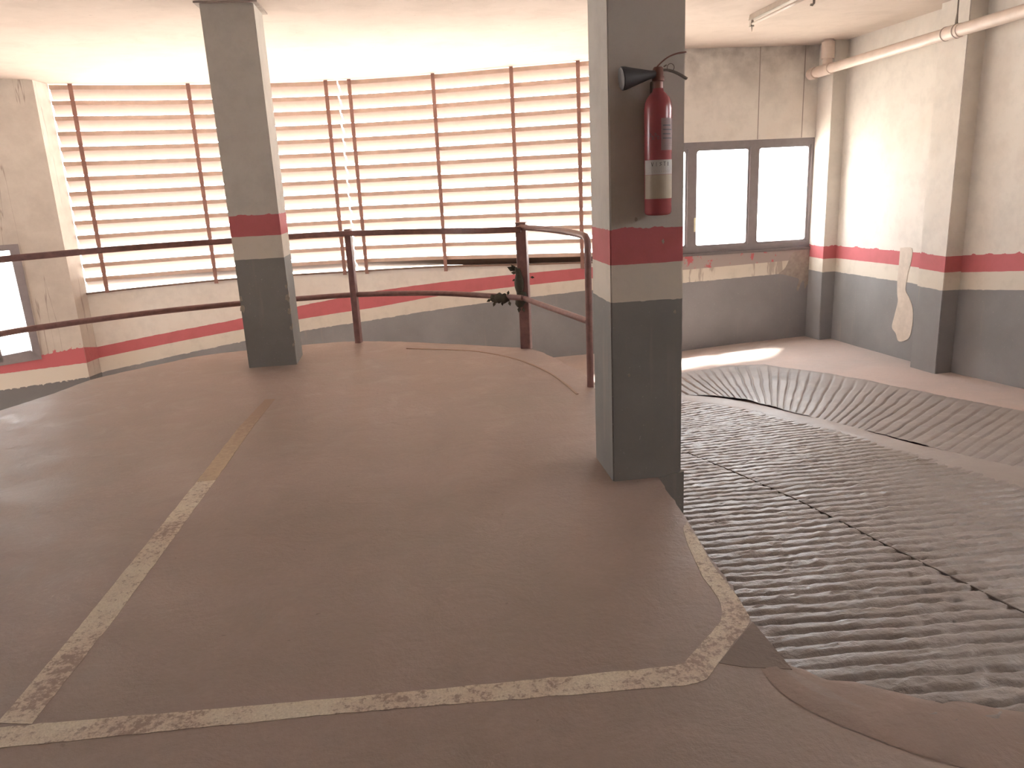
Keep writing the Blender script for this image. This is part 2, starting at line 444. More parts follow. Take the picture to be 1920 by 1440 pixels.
# mortar fillet where the slab runs out into the ramp
fp = catmull([(1.075,1.97,0),(1.09,1.85,0),(1.19,1.71,0),(1.38,1.55,0),(1.72,1.46,0),(2.3,1.44,0),(3.4,1.45,0),(5.5,1.45,0)], 10)
vs = []; fs = []
for i, q in enumerate(fp):
    a = fp[max(i-1, 0)]; b = fp[min(i+1, len(fp)-1)]; d = (b-a).normalized(); nrm = Vector((-d.y, d.x, 0))
    wd = (.05+.16*min(1, i/14))*(1+.4*noise.noise(Vector((q.x*4, q.y*4, 1))))
    for k in range(9):
        t = k/8; P = q-nrm*.10*(1-min(1, t*2.5)) + nrm*wd*max(0, (t-.4)/.6)
        sm = t*t*(3-2*t); z = .0035*(1-sm)+sm*(ZR(P.x, P.y)+.004)+.003*sm*noise.noise(Vector((P.x*16, P.y*16, 3)))
        if k == 0: z = .0005
        if k == 8: z -= .022
        vs.append((P.x, P.y, z+.001))
for i in range(len(fp)-1):
    for k in range(8): q = i*9+k; fs.append((q, q+1, q+10, q+9))
mesh('mortar_fillet', vs, fs, concrete('fillet_concrete', (.335,.25,.22), (.28,.22,.185), (.39,.30,.26), (.6,.85), .6, .3), ramp, smooth=True)
# smooth strip between the lanes
inn = catmull([(3.12,1.40,0),(3.11,2.4,0),(3.11,3.39,0),(3.08,3.83,0),(3.07,4.3,0),(3.08,5.05,0),(3.02,5.57,0),(2.95,6.43,0),(2.59,7.04,0),(2.1,7.45,0),(1.5,7.85,0)], 10)
outr = catmull([(3.42,1.40,0),(3.42,2.4,0),(3.39,3.50,0),(3.33,4.12,0),(3.27,4.55,0),(3.25,5.23,0),(3.20,6.02,0),(3.08,6.71,0),(2.70,7.27,0),(2.2,7.68,0),(1.6,8.10,0)], 10)
vs = []; fs = []
for i, (a, b) in enumerate(zip(inn, outr)):
    for k in range(9):
        t = -.16+1.32*k/8; x = a.x+(b.x-a.x)*t; y = a.y+(b.y-a.y)*t; t = k/8
        vs.append((x, y, ZR(x, y)+.008*math.sin(PI*t)+.003+.004*noise.noise(Vector((x*7, y*7, 0)))-(.014 if k in (0, 8) else 0)))
for i in range(len(inn)-1):
    for k in range(8): q = i*9+k; fs.append((q, q+1, q+10, q+9))
mesh('smooth_strip', vs, fs, concrete('strip_concrete', (.335,.29,.27), (.28,.25,.23), (.39,.345,.325), (.4,.6), .3, .5), ramp, smooth=True)
# outer band with fanned grooves: anchor grooves (inner end, outer end, groove count)
G = [((1.3,8.15),(1.05,9.0),-19),((2.2,7.62),(2.15,8.55),-8),((2.93,7.10),(3.02,8.45),0),((3.13,6.80),(3.62,8.52),5.5),((3.2,6.48),(4.05,8.38),9),((3.22,6.02),(4.34,7.80),13.5),((3.22,5.5),(4.60,7.2),18),
     ((3.26,5.03),(4.72,6.4),23.7),((3.30,4.40),(4.76,5.55),29),((3.33,3.97),(4.72,4.98),33.5),((3.39,3.3),(4.72,4.2),40),((3.42,2.3),(4.8,3.1),51),((3.42,1.42),(4.85,2.0),61)]
vs = []; fs = []; ns = 0; nt = 26
gi = [g[2] for g in G]
s = gi[0]; rows = []
while s < gi[-1]:
    ia = [interp(s, gi, [g[j][c] for g in G]) for j in (0, 1) for c in (0, 1)]
    rows.append((s, ia)); s += .0833
for s, (ax, ay, bx, by) in rows:
    wob = .12*noise.noise(Vector((s*.35, 0, 7)))
    dens = .82  # photo spacing of the fan
    for k in range(nt+1):
        t = k/nt; x = ax+(bx-ax)*t; y = ay+(by-ay)*t
        ph = s+wob+.16*noise.noise(Vector((x*3, y*3, 4)))
        fade = min(1, (1-t)/.28)*min(1, t/.05+.2)
        fade *= .85+.4*noise.noise(Vector((x*1.7, y*1.7, 9)))
        z = ZR(x, y)+.008-.019*max(0, fade)*groove(ph, .095)+.0035*noise.noise(Vector((x*20, y*20, 2)))+.008*noise.noise(Vector((x*3, y*3, 8)))
        if k == nt: z -= .03
        vs.append((x, y, z))
nr_ = len(rows)
for i in range(nr_-1):
    for k in range(nt): q = i*(nt+1)+k; fs.append((q, q+1, q+nt+2, q+nt+1))
mesh('fan_grooved_band', vs, fs, concrete('band_concrete', (.29,.26,.245), (.235,.21,.198), (.36,.33,.315), (.30,.55), .45, .5, 1.2), ramp, smooth=True)

# ------------------------------------------------------------------ walls
Lp = [(-4.45,11.206),(-4.186,11.285),(-3.65,11.45),(-2.803,11.626),(-2.1,11.71),(-1.416,11.735),(-.972,11.715),(-.643,11.68),(-.047,11.54),(.518,11.365),(1.036,11.16),(1.552,10.94),(2.388,10.594),(2.523,10.53),(2.95,10.24)]
gX = [-4.43,-2.63,-.70,.47,1.49,2.41,3.6]; gZ = [-.838,-.627,-.444,-.287,-.151,-.044,.081]
bX = [-4.43,-2.55,-.6,.28,1.486,2.42,3.6]; bZ = [-.63,-.441,-.25,-.113,.027,.121,.21]
tX = [-4.44,-2.70,-1.386,-.582,.498,1.509,2.417,3.618]; tZ = [-.475,-.30,-.119,-.003,.109,.203,.278,.35]
def sheet(name, pts, out, levels, mat, parent=None, thick=.25, zb=-3.2):
    """wall along pts with level function -> list of (z, band); outward offset via thick*out(i)"""
    vs = []; at = []; fs = []; rows = None
    for i, q in enumerate(pts):
        lv = levels(i, q)
        rows = len(lv)
        for z, b in lv: vs.append((q[0], q[1], z)); at.append(b)
        o = out[i] if isinstance(out, list) else out
        for z, b in (lv[-1], lv[0]): vs.append((q[0]+o[0]*thick, q[1]+o[1]*thick, z)); at.append(b)
    m = rows+2
    for i in range(len(pts)-1):
        for k in range(m): fs.append((i*m+k, i*m+(k+1) % m, (i+1)*m+(k+1) % m, (i+1)*m+k))
    fs.append(tuple(range(m))); fs.append(tuple((len(pts)-1)*m+k for k in range(m-1, -1, -1)))
    return mesh(name, vs, fs, mat, parent, attr=at)
def normals(pts, sgn=1):
    out = []
    for i in range(len(pts)):
        a = pts[max(i-1, 0)]; b = pts[min(i+1, len(pts)-1)]
        d = Vector((b[0]-a[0], b[1]-a[1])).normalized(); out.append((-d.y*sgn, d.x*sgn))
    return out
cur = [(q.x, q.y) for q in catmull([(x, y, 0) for x, y in Lp], 5)]
curve_n = normals(cur)
def lv_curve(i, q):
    x = q[0]; zs = interp(x, [-4.5,-2.8,-.8,.5,1.5,2.4], [.268,.30,.30,.325,.333,.345])
    g = interp(x, gX, gZ)
    return [(g-2.2, -2.0), (g, 0.0), (interp(x, bX, bZ), 1.0), (interp(x, tX, tZ), 2.0), (zs, 3.0)]
wall_outer = sheet('wall_outer', cur, curve_n, lv_curve, M_wall, thick=.32)
tag(wall_outer, 'low curved wall of the ramp under the louvres with red and white bands', kind='structure')
mb = MB()   # chipped pale sill nosing
mb.sweep([(q[0]-n_[0]*.008, q[1]-n_[1]*.008, lv_curve(0, q)[-1][0]+.006) for q, n_ in zip(cur, curve_n)], [(-.012,-.012),(-.012,.012),(.012,.012),(.012,-.012)])
mb.build('sill_edge', M_blade, wall_outer)

# wall with the big window (right, far)
wz = empty('wall_back', (4.2, 9.86, 0), 'far straight wall with damaged red and white bands under a window', kind='structure')
def lv_w(i, q):
    x = q[0]; g = .081+(x-3.6)*.025
    return [(g-1.4, -2.0), (g, 0.0), (g+.17, 1.0), (min(.455, g+.335), 1.98), (.46, 1.99)]
sheet('wall_base', [(2.95+.2*k, 9.86) for k in range(13)]+[(5.60, 9.86)], (0, 1), lv_w, M_window_wall, wz)
vs = MB().box((2.95,9.86,1.866), (5.60,10.11,H+.05))
mesh('wall_top', vs.v, vs.f, M_window_wall, wz, attr=[4.0]*len(vs.v))
vs = MB().box((2.95,9.86,.46), (3.0,10.11,1.866)).box((5.435,9.86,.46), (5.60,10.11,1.866)).box((2.85,9.86,-3), (2.95,10.45,H+.05))
mesh('wall_side', vs.v, vs.f, M_window_wall, wz, attr=[4.0 if v[2] > .4 else -1.0 for v in vs.v])

# wall on the right
def lv_r(i, q):
    y = q[1]
    g = interp(y, [-5,2,6.31,7.14,8.17,9.44], [.95,.90,.318,.216,.181,.149])
    r = interp(y, [-5,2,6.35,7.2,8.17,9.44], [1.11,1.06,.49,.385,.365,.325]); t = interp(y, [-5,2,6.37,7.27,8.16,9.42], [1.26,1.21,.645,.551,.523,.482])
    return [(g-1.5, -2.0), (g, 0.0), (r, 1.0), (t, 2.0), (H+.05, 3.0)]
ysr = [10.0,9.5,9.0,8.5,8.0,7.5,7.2,6.8,6.3,5.8,5.4]
wr = sheet('wall_right', [(5.53, y) for y in ysr], (1, 0), lv_r, M_wall)
tag(wr, 'long pale wall beside the ramp with red and white bands over grey paint', kind='structure')
def box_bands(name, x0, x1, y0, y1, zb, g, r, t, zt, mat, parent=None, origin=None, dz=(0, 0, 0, 0)):
    vs = []; at = []; fs = []
    cs = [(x0, y0), (x1, y0), (x1, y1), (x0, y1)]
    lv = [(zb, -2.0), (g, 0.0), (r, 1.0), (t, 2.0), (zt, 3.0)]
    for z, b in lv:
        for j, c in enumerate(cs):
            vs.append((c[0], c[1], z+(dz[j] if 0 < b+.5 < 3 else 0))); at.append(b)
    for i in range(4):
        for j in range(4): fs.append((i*4+j, i*4+(j+1) % 4, i*4+4+(j+1) % 4, i*4+4+j))
    fs.append((3, 2, 1, 0)); fs.append((16, 17, 18, 19))
    o = mesh(name, vs, fs, mat, parent, attr=at, origin=origin)
    bm = bmesh.new(); bm.from_mesh(o.data)
    es = [e for e in bm.edges if abs(e.verts[0].co.x-e.verts[1].co.x) < 1e-5 and abs(e.verts[0].co.y-e.verts[1].co.y) < 1e-5]
    bmesh.ops.bevel(bm, geom=es, offset=.006, segments=2, affect='EDGES'); bm.to_mesh(o.data); bm.free()
    return o
box_bands('pilaster', 5.35, 5.60, 7.152, 7.565, -1.0, .215, .40, .560, H+.05, M_wall, wr)
box_bands('pilaster', 5.352, 5.60, 9.50, 9.95, -1.2, .150, .325, .483, H+.05, M_wall, wr)
def flatpatch(name, pts, axis, c, parent, mat, th=.004):
    # irregular filler patch standing th proud of a wall plane; pts are (other axis, z)
    n = len(pts); vs = []
    P = catmull([(a, b, 0) for a, b in pts+[pts[0]]], 4)[:-1]; n = len(P)
    for d in (0, 1):
        for q in P:
            a = q.x+random.uniform(-.006,.006) if d == 0 else q.x; b = q.y
            v = (c-th*(1-d), q.x, b) if axis == 'x' else (q.x, c-th*(1-d), b)
            vs.append(v)
    fs = [tuple(range(n))]+[(i, (i+1) % n, n+(i+1) % n, n+i) for i in range(n)]
    return mesh(name, vs, fs, mat, parent)
flatpatch('filler_patch', [(8.166,.56),(7.96,.57),(7.955,.42),(7.99,.30),(8.0,.21),(8.01,.10),(7.93,.02),(7.86,-.08),(7.835,-.22),(7.86,-.40),(7.94,-.47),(8.06,-.50),(8.12,-.42),(8.20,-.36),(8.17,-.22),(8.13,-.05),(8.15,.03),(8.17,.18),(8.165,.35)], 'x', 5.53, wr, M_patch)
flatpatch('filler_patch', [(4.93,.12),(5.02,.20),(5.11,.38),(5.24,.41),(5.40,.40),(5.42,.2),(5.39,.06),(5.42,-.04),(5.39,-.14),(5.35,-.05),(5.31,-.11),(5.29,.0),(5.25,-.03),(5.22,-.13),(5.19,-.10),(5.22,.02),(5.14,.06)], 'y', 9.86, wz, plain('damp_filler', (.42,.36,.32), .85, var=.3, scale=14, bump=.4), .004)

# wall at the left with the second window
A = Vector((-4.452, 10.844)); D = Vector((-.866, -.5)); N = Vector((-.5, .866))
def LW(s, z, o=0.0): q = A+D*s+N*o; return (q.x, q.y, z)
wl = empty('wall_left', (-5.2, 10.4, 0), 'cracked bare plaster wall left of the louvres', kind='structure')
def strip_left(name, s0, s1, lv, n=4):
    pts = [(A+D*(s0+(s1-s0)*k/n))[:] for k in range(n+1)]
    return sheet(name, pts, (N.x, N.y), lambda i, q: lv(s0+(s1-s0)*i/n), M_left, wl, thick=.36)
def lo(s):
    t = interp(s, [0,.5,1,3], [-.40,-.425,-.44,-.50]); g = interp(s, [0,.5,1,3], [-.815,-.805,-.79,-.9])
    r = interp(s, [0,.5,1,3], [-.615,-.60,-.577,-.65])
    return [(-3.2, -2.0), (g, 0.0), (r, 1.0), (t, 2.0)]
WS0, WS1 = .505, 2.2
strip_left('wall_base', 0, WS0, lambda s: lo(s)+[(H+.05, 3.0)], 2)
strip_left('wall_base', WS0, WS1, lambda s: lo(s)+[(lo(s)[-1][0]+.01, 3.0)], 3)
strip_left('wall_top', WS0, WS1, lambda s: [(1.02, 4.0), (H+.05, 4.0)], 2)
strip_left('wall_base', WS1, 5.6, lambda s: lo(s)+[(H+.05, 3.0)], 2)
mb = MB().prism([LW(0, 0)[:2], (-4.43, 11.215), (-4.55, 11.56), LW(.1, 0, .36)[:2]], -3.2, H+.05)
mb_at = None
o = mesh('jamb', mb.v, mb.f, M_left, wl, attr=[4.0]*len(mb.v))
# jamb bands continue round the corner as painted strips
def jb(z0, z1, z2, z3, mat, nm):
    a = LW(0, 0); b = (-4.43, 11.215)
    d = Vector((b[0]-a[0], b[1]-a[1])); k = Vector((d.y, -d.x)).normalized()*.004
    mb = MB().add([(a[0]+k.x, a[1]+k.y, z0), (b[0]+k.x, b[1]+k.y, z1), (b[0]+k.x, b[1]+k.y, z3), (a[0]+k.x, a[1]+k.y, z2), (a[0], a[1], z0), (b[0], b[1], z1), (b[0], b[1], z3), (a[0], a[1], z2)],
                  [(0,1,2,3),(4,7,6,5),(0,4,5,1),(3,2,6,7)])
    mb.build(nm, mat, wl)
jb(-.615, -.63, -.40, -.475, plain('band_red', RED, .75), 'painted_band')
jb(-2.2, -2.2, -.815, -.838, plain('band_grey', GREY, .75), 'painted_band')

# the wall goes on towards the viewer, unseen openings added for daylight
mb = MB().box((5.53,-5,-1.5),(5.78,.2,H+.05)).box((5.53,.2,-1.5),(5.78,2.0,2.1)).box((5.53,.2,2.8),(5.78,2.0,H+.05)).box((5.53,2.0,-1.5),(5.78,3.8,H+.05)).box((5.53,3.8,-1.5),(5.78,5.4,2.1)).box((5.53,3.8,2.8),(5.78,5.4,H+.05))
mesh('wall_base', mb.v, mb.f, M_wall, wr, attr=[4.0]*len(mb.v))
# the rest of the car park behind the viewer (not in the photograph, but light bounces there)
mb = MB().box((-9.2,-5.25,-3.3), (5.8,-5,H+.05))
mb.box((-9.25,-5,-3.3), (-9,8.0,1.25)).box((-9.25,-5,2.75), (-9,8.0,H+.05))
for y0, y1 in ((-5,5.1), (7.2,8.0)): mb.box((-9.25,y0,1.25), (-9,y1,2.75))  # gap left between these is an unseen bay added to let daylight in
o = mesh('wall_rear_unseen', mb.v, mb.f, M_wall, None, attr=[4.0]*len(mb.v)); tag(o, 'unseen plain pale walls closing the car park behind, with a bay added for daylight', kind='structure')

# ceiling
cp = [(q[0]+n_[0]*.34, q[1]+n_[1]*.34) for q, n_ in zip(cur, curve_n)]
cp = [(-4.9,11.5)] + cp[3:-1] + [(3.0,10.5),(3.0,10.15),(5.8,10.15),(5.8,-5.25),(-9.3,-5.25),(-9.3,9.0)]
mb = MB().prism(cp, H, H+.28)
ceil = mb.build('ceiling', M_ceiling); tag(ceil, 'smudged pale plaster ceiling', kind='structure')

# paving outside, seen only as glare through the openings
mb = MB().box((-70,-60,-4.2), (80,120,-4.0))
o = mb.build('ground', M_outside); tag(o, 'sunlit pale paving outside the car park', kind='structure')

# ------------------------------------------------------------------ windows
w1 = empty('window_1', (4.2, 9.9, .46), 'wide grey framed window in the far wall beside the ramp', kind='structure')
X0, X1, Z0, Z1 = 3.0, 5.437, .462, 1.866
yf = 9.875
fr = MB().box((X0,yf,Z0),(X1,yf+.07,Z0+.075),.004).box((X0,yf,Z1-.085),(X1,yf+.07,Z1),.004).box((X0,yf,Z0+.075),(X0+.09,yf+.07,Z1-.085),.004).box((X1-.13,yf,Z0+.075),(X1,yf+.07,Z1-.085),.004)
fr.build('window_frame', M_frame, w1)
edges = [3.09, 3.685, 4.522, 5.307]
for xm in (3.685, 4.530):
    MB().box((xm-.055,yf-.006,Z0+.075),(xm+.055,yf+.064,Z1-.085),.004).build('mullion', M_frame, w1)
def rounded(x0, x1, z0, z1, y, w=.022, r=.03, dy=.03):
    # sash: ring with rounded inner corners
    n = 6; inner = []
    for cx, cz, a0 in ((x1-w-r, z1-w-r, 0), (x0+w+r, z1-w-r, 90), (x0+w+r, z0+w+r, 180), (x1-w-r, z0+w+r, 270)):
        for k in range(n+1):
            a = math.radians(a0+90*k/n); inner.append((cx+r*math.cos(a), cz+r*math.sin(a), a))
    outer = []
    for (x, z, a) in inner:
        c, s_ = math.cos(a), math.sin(a); outer.append((x1 if c > .70711-1e-6 and abs(c) >= abs(s_) else x0 if c < -.7071 else x+c*w*1.2, z1 if s_ > .7071 else z0 if s_ < -.7071 else z+s_*w*1.2))
    outer = []
    for (x, z, a) in inner:
        # project corner arc points to the rectangle corner
        ox = x1 if math.cos(a) > 1e-6 else x0; oz = z1 if math.sin(a) > 1e-6 else z0
        if abs(math.sin(a)) < 1e-6: oz = z
        if abs(math.cos(a)) < 1e-6: ox = x
        outer.append((ox, oz))
    m = len(inner); vs = []
    for yy in (y, y+dy):
        for (x, z, a) in inner: vs.append((x, yy, z))
        for (x, z) in outer: vs.append((x, yy, z))
    fs = []
    for i in range(m):
        j = (i+1) % m
        fs += [(i, j, m+j, m+i), (2*m+i, 3*m+i, 3*m+j, 2*m+j), (i, 2*m+i, 2*m+j, j), (m+i, m+j, 3*m+j, 3*m+i)]
    return vs, fs
for x0, x1 in ((3.09,3.630),(3.740,4.475),(4.585,5.307)):
    v, fc = rounded(x0, x1, Z0+.075, Z1-.085, yf+.012)
    sash = mesh('sash', v, fc, M_frame, w1)
    MB().box((x0+.01,yf+.03,Z0+.085),(x1-.01,yf+.034,Z1-.095)).build('pane', M_glass, sash)
MB().box((3.725,yf-.02,.74),(3.745,yf+.01,.92),.003).build('handle', plain('pale_latch', (.8,.78,.6), .4), w1)
# inner sill: dark dirty ledge
MB().box((X0,9.845,.425),(X1+.02,9.94,.462),.004).build('window_sill', plain('dirty_sill', (.20,.175,.18), .7), w1)
# reveal behind
w2 = empty('window_2', (-5.4, 10.3, 0), 'bright grey framed window with a slanting bottom rail in the plaster wall', kind='structure')
def lbar(name, quad, mat, o0=.03, o1=.09, parent=w2):
    vs = [LW(s, z, o0-.05) for s, z in quad]+[LW(s, z, o1) for s, z in quad]
    return mesh(name, vs, [(0,1,2,3),(7,6,5,4),(0,4,5,1),(1,5,6,2),(2,6,7,3),(3,7,4,0)], mat, parent)
lbar('window_frame', [(.505,1.02),(.505,-.48),(.59,-.40),(.61,.95)], M_frame)
lbar('window_frame', [(.505,1.02),(.61,.95),(2.2,.90),(2.2,1.02)], M_frame)
lbar('window_frame', [(.505,-.47),(2.2,-.50),(2.2,-.43),(.61,-.335)], M_frame)
lbar('mullion', [(.955,.93),(.925,-.43),(1.03,-.43),(1.05,.93)], M_frame)
lbar('window_frame', [(2.1,.93),(2.1,-.46),(2.2,-.46),(2.2,.93)], M_frame)
for a, b in ((.60,.945),(1.035,2.12)):
    lbar('pane', [(a,.94),(a,-.36),(b,-.42),(b,.94)], M_glass, .10, .056)

# ------------------------------------------------------------------ louvres
dists = [0]
for a, b in zip(cur, cur[1:]): dists.append(dists[-1]+math.dist(a, b))
def at_x(x):
    for i in range(len(cur)-1):
        if cur[i][0] <= x <= cur[i+1][0]:
            t = (x-cur[i][0])/(cur[i+1][0]-cur[i][0]); q = (cur[i][0]+(cur[i+1][0]-cur[i][0])*t, cur[i][1]+(cur[i+1][1]-cur[i][1])*t)
            nn = Vector(curve_n[i]).lerp(Vector(curve_n[i+1]), t).normalized(); return Vector(q), nn
    return Vector(cur[-1]), Vector(curve_n[-1])
SX = -.815
prof = [(0,0), (.235,-.152), (.232,-.160), (.012,-.016), (.010,-.053), (0,-.055)]
def louvre(x0, x1, posts, label):
    c, _ = at_x((x0+x1)/2)
    L = empty('louvre_panel', (c.x, c.y, .3), label, 'louvre', 'louvre panels closing the curved opening')
    n = max(6, int((x1-x0)/.28)); st = [at_x(x0+(x1-x0)*k/n) for k in range(n+1)]
    for r in range(14):
        z = .487+.1908*r
        if r == 13: z = 2.968
        mb = MB(); vs = []; fs = []; m = len(prof)
        tilt = random.uniform(-.004, .004)
        for k, (q, nn) in enumerate(st):
            sag = .003*noise.noise(Vector((k*.8, r*3.1, 0)))
            for o_, h_ in prof: vs.append((q.x+nn.x*(o_+.004), q.y+nn.y*(o_+.004), z+h_+sag+tilt*(k/n-.5)))
        for k in range(n):
            for j in range(m): fs.append((k*m+j, k*m+(j+1) % m, (k+1)*m+(j+1) % m, (k+1)*m+j))
        fs.append(tuple(range(m))); fs.append(tuple(n*m+j for j in range(m-1, -1, -1)))
        so_ = mesh('slat', vs, fs, M_blade, L); so_.data.materials.append(M_lip_lit)
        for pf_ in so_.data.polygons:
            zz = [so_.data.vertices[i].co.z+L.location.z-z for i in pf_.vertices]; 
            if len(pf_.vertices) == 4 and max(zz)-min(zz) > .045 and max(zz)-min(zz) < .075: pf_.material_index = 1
    for px in posts:
        q, nn = at_x(px); t = Vector((nn.y, -nn.x)); w = .026
        a = q-nn*.034
        # angle-iron: flat plate and a web
        P = [a-t*w, a+t*w, a+t*w+nn*.006, a+t*.004+nn*.006, a+t*.004+nn*.030, a-t*.004+nn*.030, a-t*.004+nn*.006, a-t*w+nn*.006]
        MB().prism([v[:] for v in P], .265, H-.002).build('post', M_brown, L)
    return L
louvre(-4.42, SX-.008, [-4.186, -2.803, -.972], 'long peach slatted louvre panel with three brown posts, reaching the plaster wall')
louvre(SX+.012, 2.93, [-.643, .518, 1.552, 2.388], 'peach slatted louvre panel with four brown posts, reaching behind the extinguisher pillar')

# ------------------------------------------------------------------ pillars
def pillar(name, x0, x1, y0, y1, zb, g, r, t, label):
    root = empty(name, ((x0+x1)/2, (y0+y1)/2, 0), label, 'pillar')
    return root
pr = empty('pillar', (1.112, 3.735, 0), 'thick concrete pillar carrying the red fire extinguisher, red and white bands over dark grey', 'pillar', 'painted concrete pillars')
box_bands('shaft', .934, 1.290, 3.553, 3.92, -.35, .914, 1.092, 1.255, H+.01, M_pillar, pr)
# proud lower footing on the ramp side
mb = MB().prism([(1.170,3.543),(1.302,3.543),(1.302,3.95),(1.175,3.95)], -.35, [.0,.022,.022,.0])
o = mesh('footing', mb.v, mb.f, M_pillar, pr, attr=[-1.5]*len(mb.v))
pl_ = empty('pillar', (-1.286, 7.11, 0), 'concrete pillar at the end of the painted line, chipped dark grey base and red band', 'pillar', 'painted concrete pillars')
box_bands('shaft', -1.494, -1.078, 6.909, 7.325, -.05, .952, 1.146, 1.320, H+.01, M_pillar, pl_)
# chips in the grey coat (filler-coloured flakes missing at the arrises)
def chip(parent, c, r, axis, mat):
    P = []
    for k in range(9):
        a = 2*PI*k/9; q = r*(.6+.5*random.random()); P.append((q*math.cos(a), q*1.8*math.sin(a)))
    vs = []
    for d in (.003, -.002):
        for a, b in P:
            vs.append((c[0]+a, c[1]-d, c[2]+b) if axis == 'y' else (c[0]+d, c[1]+a, c[2]+b))
    n = 9
    mesh('chip', vs, [tuple(range(n))]+[(i, (i+1) % n, n+(i+1) % n, n+i) for i in range(n)], mat, parent)
M_chip = plain('bare_plaster_chip', (.42,.37,.31), .9, var=.25, scale=30, bump=.4)
for z, s in ((.60,.022),(.48,.016),(.70,.012),(.33,.014),(.18,.010)):
    chip(pl_, (-1.088, 6.909, z), s, 'y', M_chip); chip(pl_, (-1.078, 6.925, z+.02), s, 'x', M_chip)
chip(pl_, (-1.478, 6.909, .53), .024, 'y', M_chip); chip(pl_, (-1.482, 6.909, .62), .014, 'y', M_chip)
for c in ((1.02,3.553,.55),(1.19,3.553,1.19),(1.06,3.553,1.30),(1.25,3.553,.85)): chip(pr, c, .007, 'y', M_chip)
# small capital smear where the far pillar meets the ceiling
MB().prism([(-1.53,6.87),(-1.04,6.87),(-1.04,7.36),(-1.53,7.36)], H-.012, H+.004).build('ceiling_collar', plain('collar_plaster', (.45,.38,.33), .9, var=.3), pl_)

# ------------------------------------------------------------------ guard rail
gr = empty('guard_rail', (-.58, 7.72, 0), 'maroon steel guard rail on upright posts following the curved floor edge', 'railing')
top = [(-3.66,3.9),(-3.62,5.0),(-3.50,5.85),(-3.25,6.6),(-2.92,6.93),(-2.62,7.17),(-2.17,7.36),(-1.62,7.50),(-1.05,7.68),(-.59,7.67),(-.15,7.47),(.26,7.22),(.64,6.92),(.985,6.80)]
mid = [(-3.66,3.9),(-3.66,5.0),(-3.58,6.0),(-3.37,6.70),(-3.07,6.98),(-2.75,7.20),(-2.31,7.43),(-1.68,7.62),(-1.10,7.70),(-.59,7.73),(-.19,7.63),(.24,7.44),(.62,7.12),(.97,6.78)]
flat = lambda w, h: [(-w/2,-h/2),(w/2,-h/2),(w/2,h/2),(-w/2,h/2)]
rp = [(w, h) for w, h in ((-.018,-.026),(.018,-.026),(.024,-.02),(.024,.02),(.018,.026),(-.018,.026),(-.024,.02),(-.024,-.02))]
MB().sweep([(q.x, q.y, q.z) for q in catmull([(x, y, 1.085) for x, y in top], 7)], rp).build('top_rail', M_rail, gr)
smooth_by_angle(MB().tube(catmull([(x, y, .483) for x, y in mid], 7), .026, 12).build('mid_rail', M_rail, gr))
bend = catmull([(.99,6.86,1.10),(1.105,6.5,1.10),(1.19,6.1,1.10),(1.235,5.75,1.098),(1.248,5.50,1.095)], 6)+[Vector((1.250,5.44,1.092)), Vector((1.251,5.40,1.075)), Vector((1.251,5.382,1.04)), Vector((1.250,5.38,.9)), Vector((1.250,5.38,.4)), Vector((1.250,5.38,-.01))]
# keep an even frame through the bend with its own up vector
def tube_rmf(path, r, n=14):
    P = [Vector(q) for q in path]; vs = []; nrm = None
    for i, q in enumerate(P):
        t = (P[min(i+1, len(P)-1)]-P[max(i-1, 0)]).normalized()
        if nrm is None: nrm = t.cross(Vector((0, 0, 1))).normalized()
        nrm = (nrm-t*nrm.dot(t)).normalized(); bn = t.cross(nrm)
        for k in range(n): a = 2*PI*k/n; vs.append(q+nrm*r*math.cos(a)+bn*r*math.sin(a))
    fs = [(i*n+j, i*n+(j+1) % n, (i+1)*n+(j+1) % n, (i+1)*n+j) for i in range(len(P)-1) for j in range(n)]
    fs.append(tuple(range(n-1, -1, -1))); fs.append(tuple((len(P)-1)*n+j for j in range(n)))
    return vs, fs
v, fc = tube_rmf(bend, .025); smooth_by_angle(mesh('end_rail', v, fc, M_rail, gr))
v, fc = tube_rmf(catmull([(.99,6.80,.475),(1.07,6.35,.478),(1.146,5.94,.483),(1.20,5.64,.487),(1.245,5.385,.49)], 6), .024); smooth_by_angle(mesh('mid_rail', v, fc, M_rail, gr))
def post(c, w, d, h, rot):
    mb = MB(); cs, sn = math.cos(rot), math.sin(rot)
    def R(x, y): return (c[0]+x*cs-y*sn, c[1]+x*sn+y*cs)
    b = .005
    P = [(-w/2+b,-d/2),(w/2-b,-d/2),(w/2,-d/2+b),(w/2,d/2-b),(w/2-b,d/2),(-w/2+b,d/2),(-w/2,d/2-b),(-w/2,-d/2+b)]
    mb.prism([R(*q) for q in P], -.01, h); o = mb.build('post', M_rail, gr)
    MB().prism([R(x*1.04, y*1.04) for x, y in P], h, h+.006).build('post_cap', M_rail, o)
    return o
post((-.575,7.73), .060, .075, 1.115, -.25)
post((-3.63,3.95), .060, .075, 1.115, 0)
post((1.005,6.90), .094, .094, 1.135, -.35)
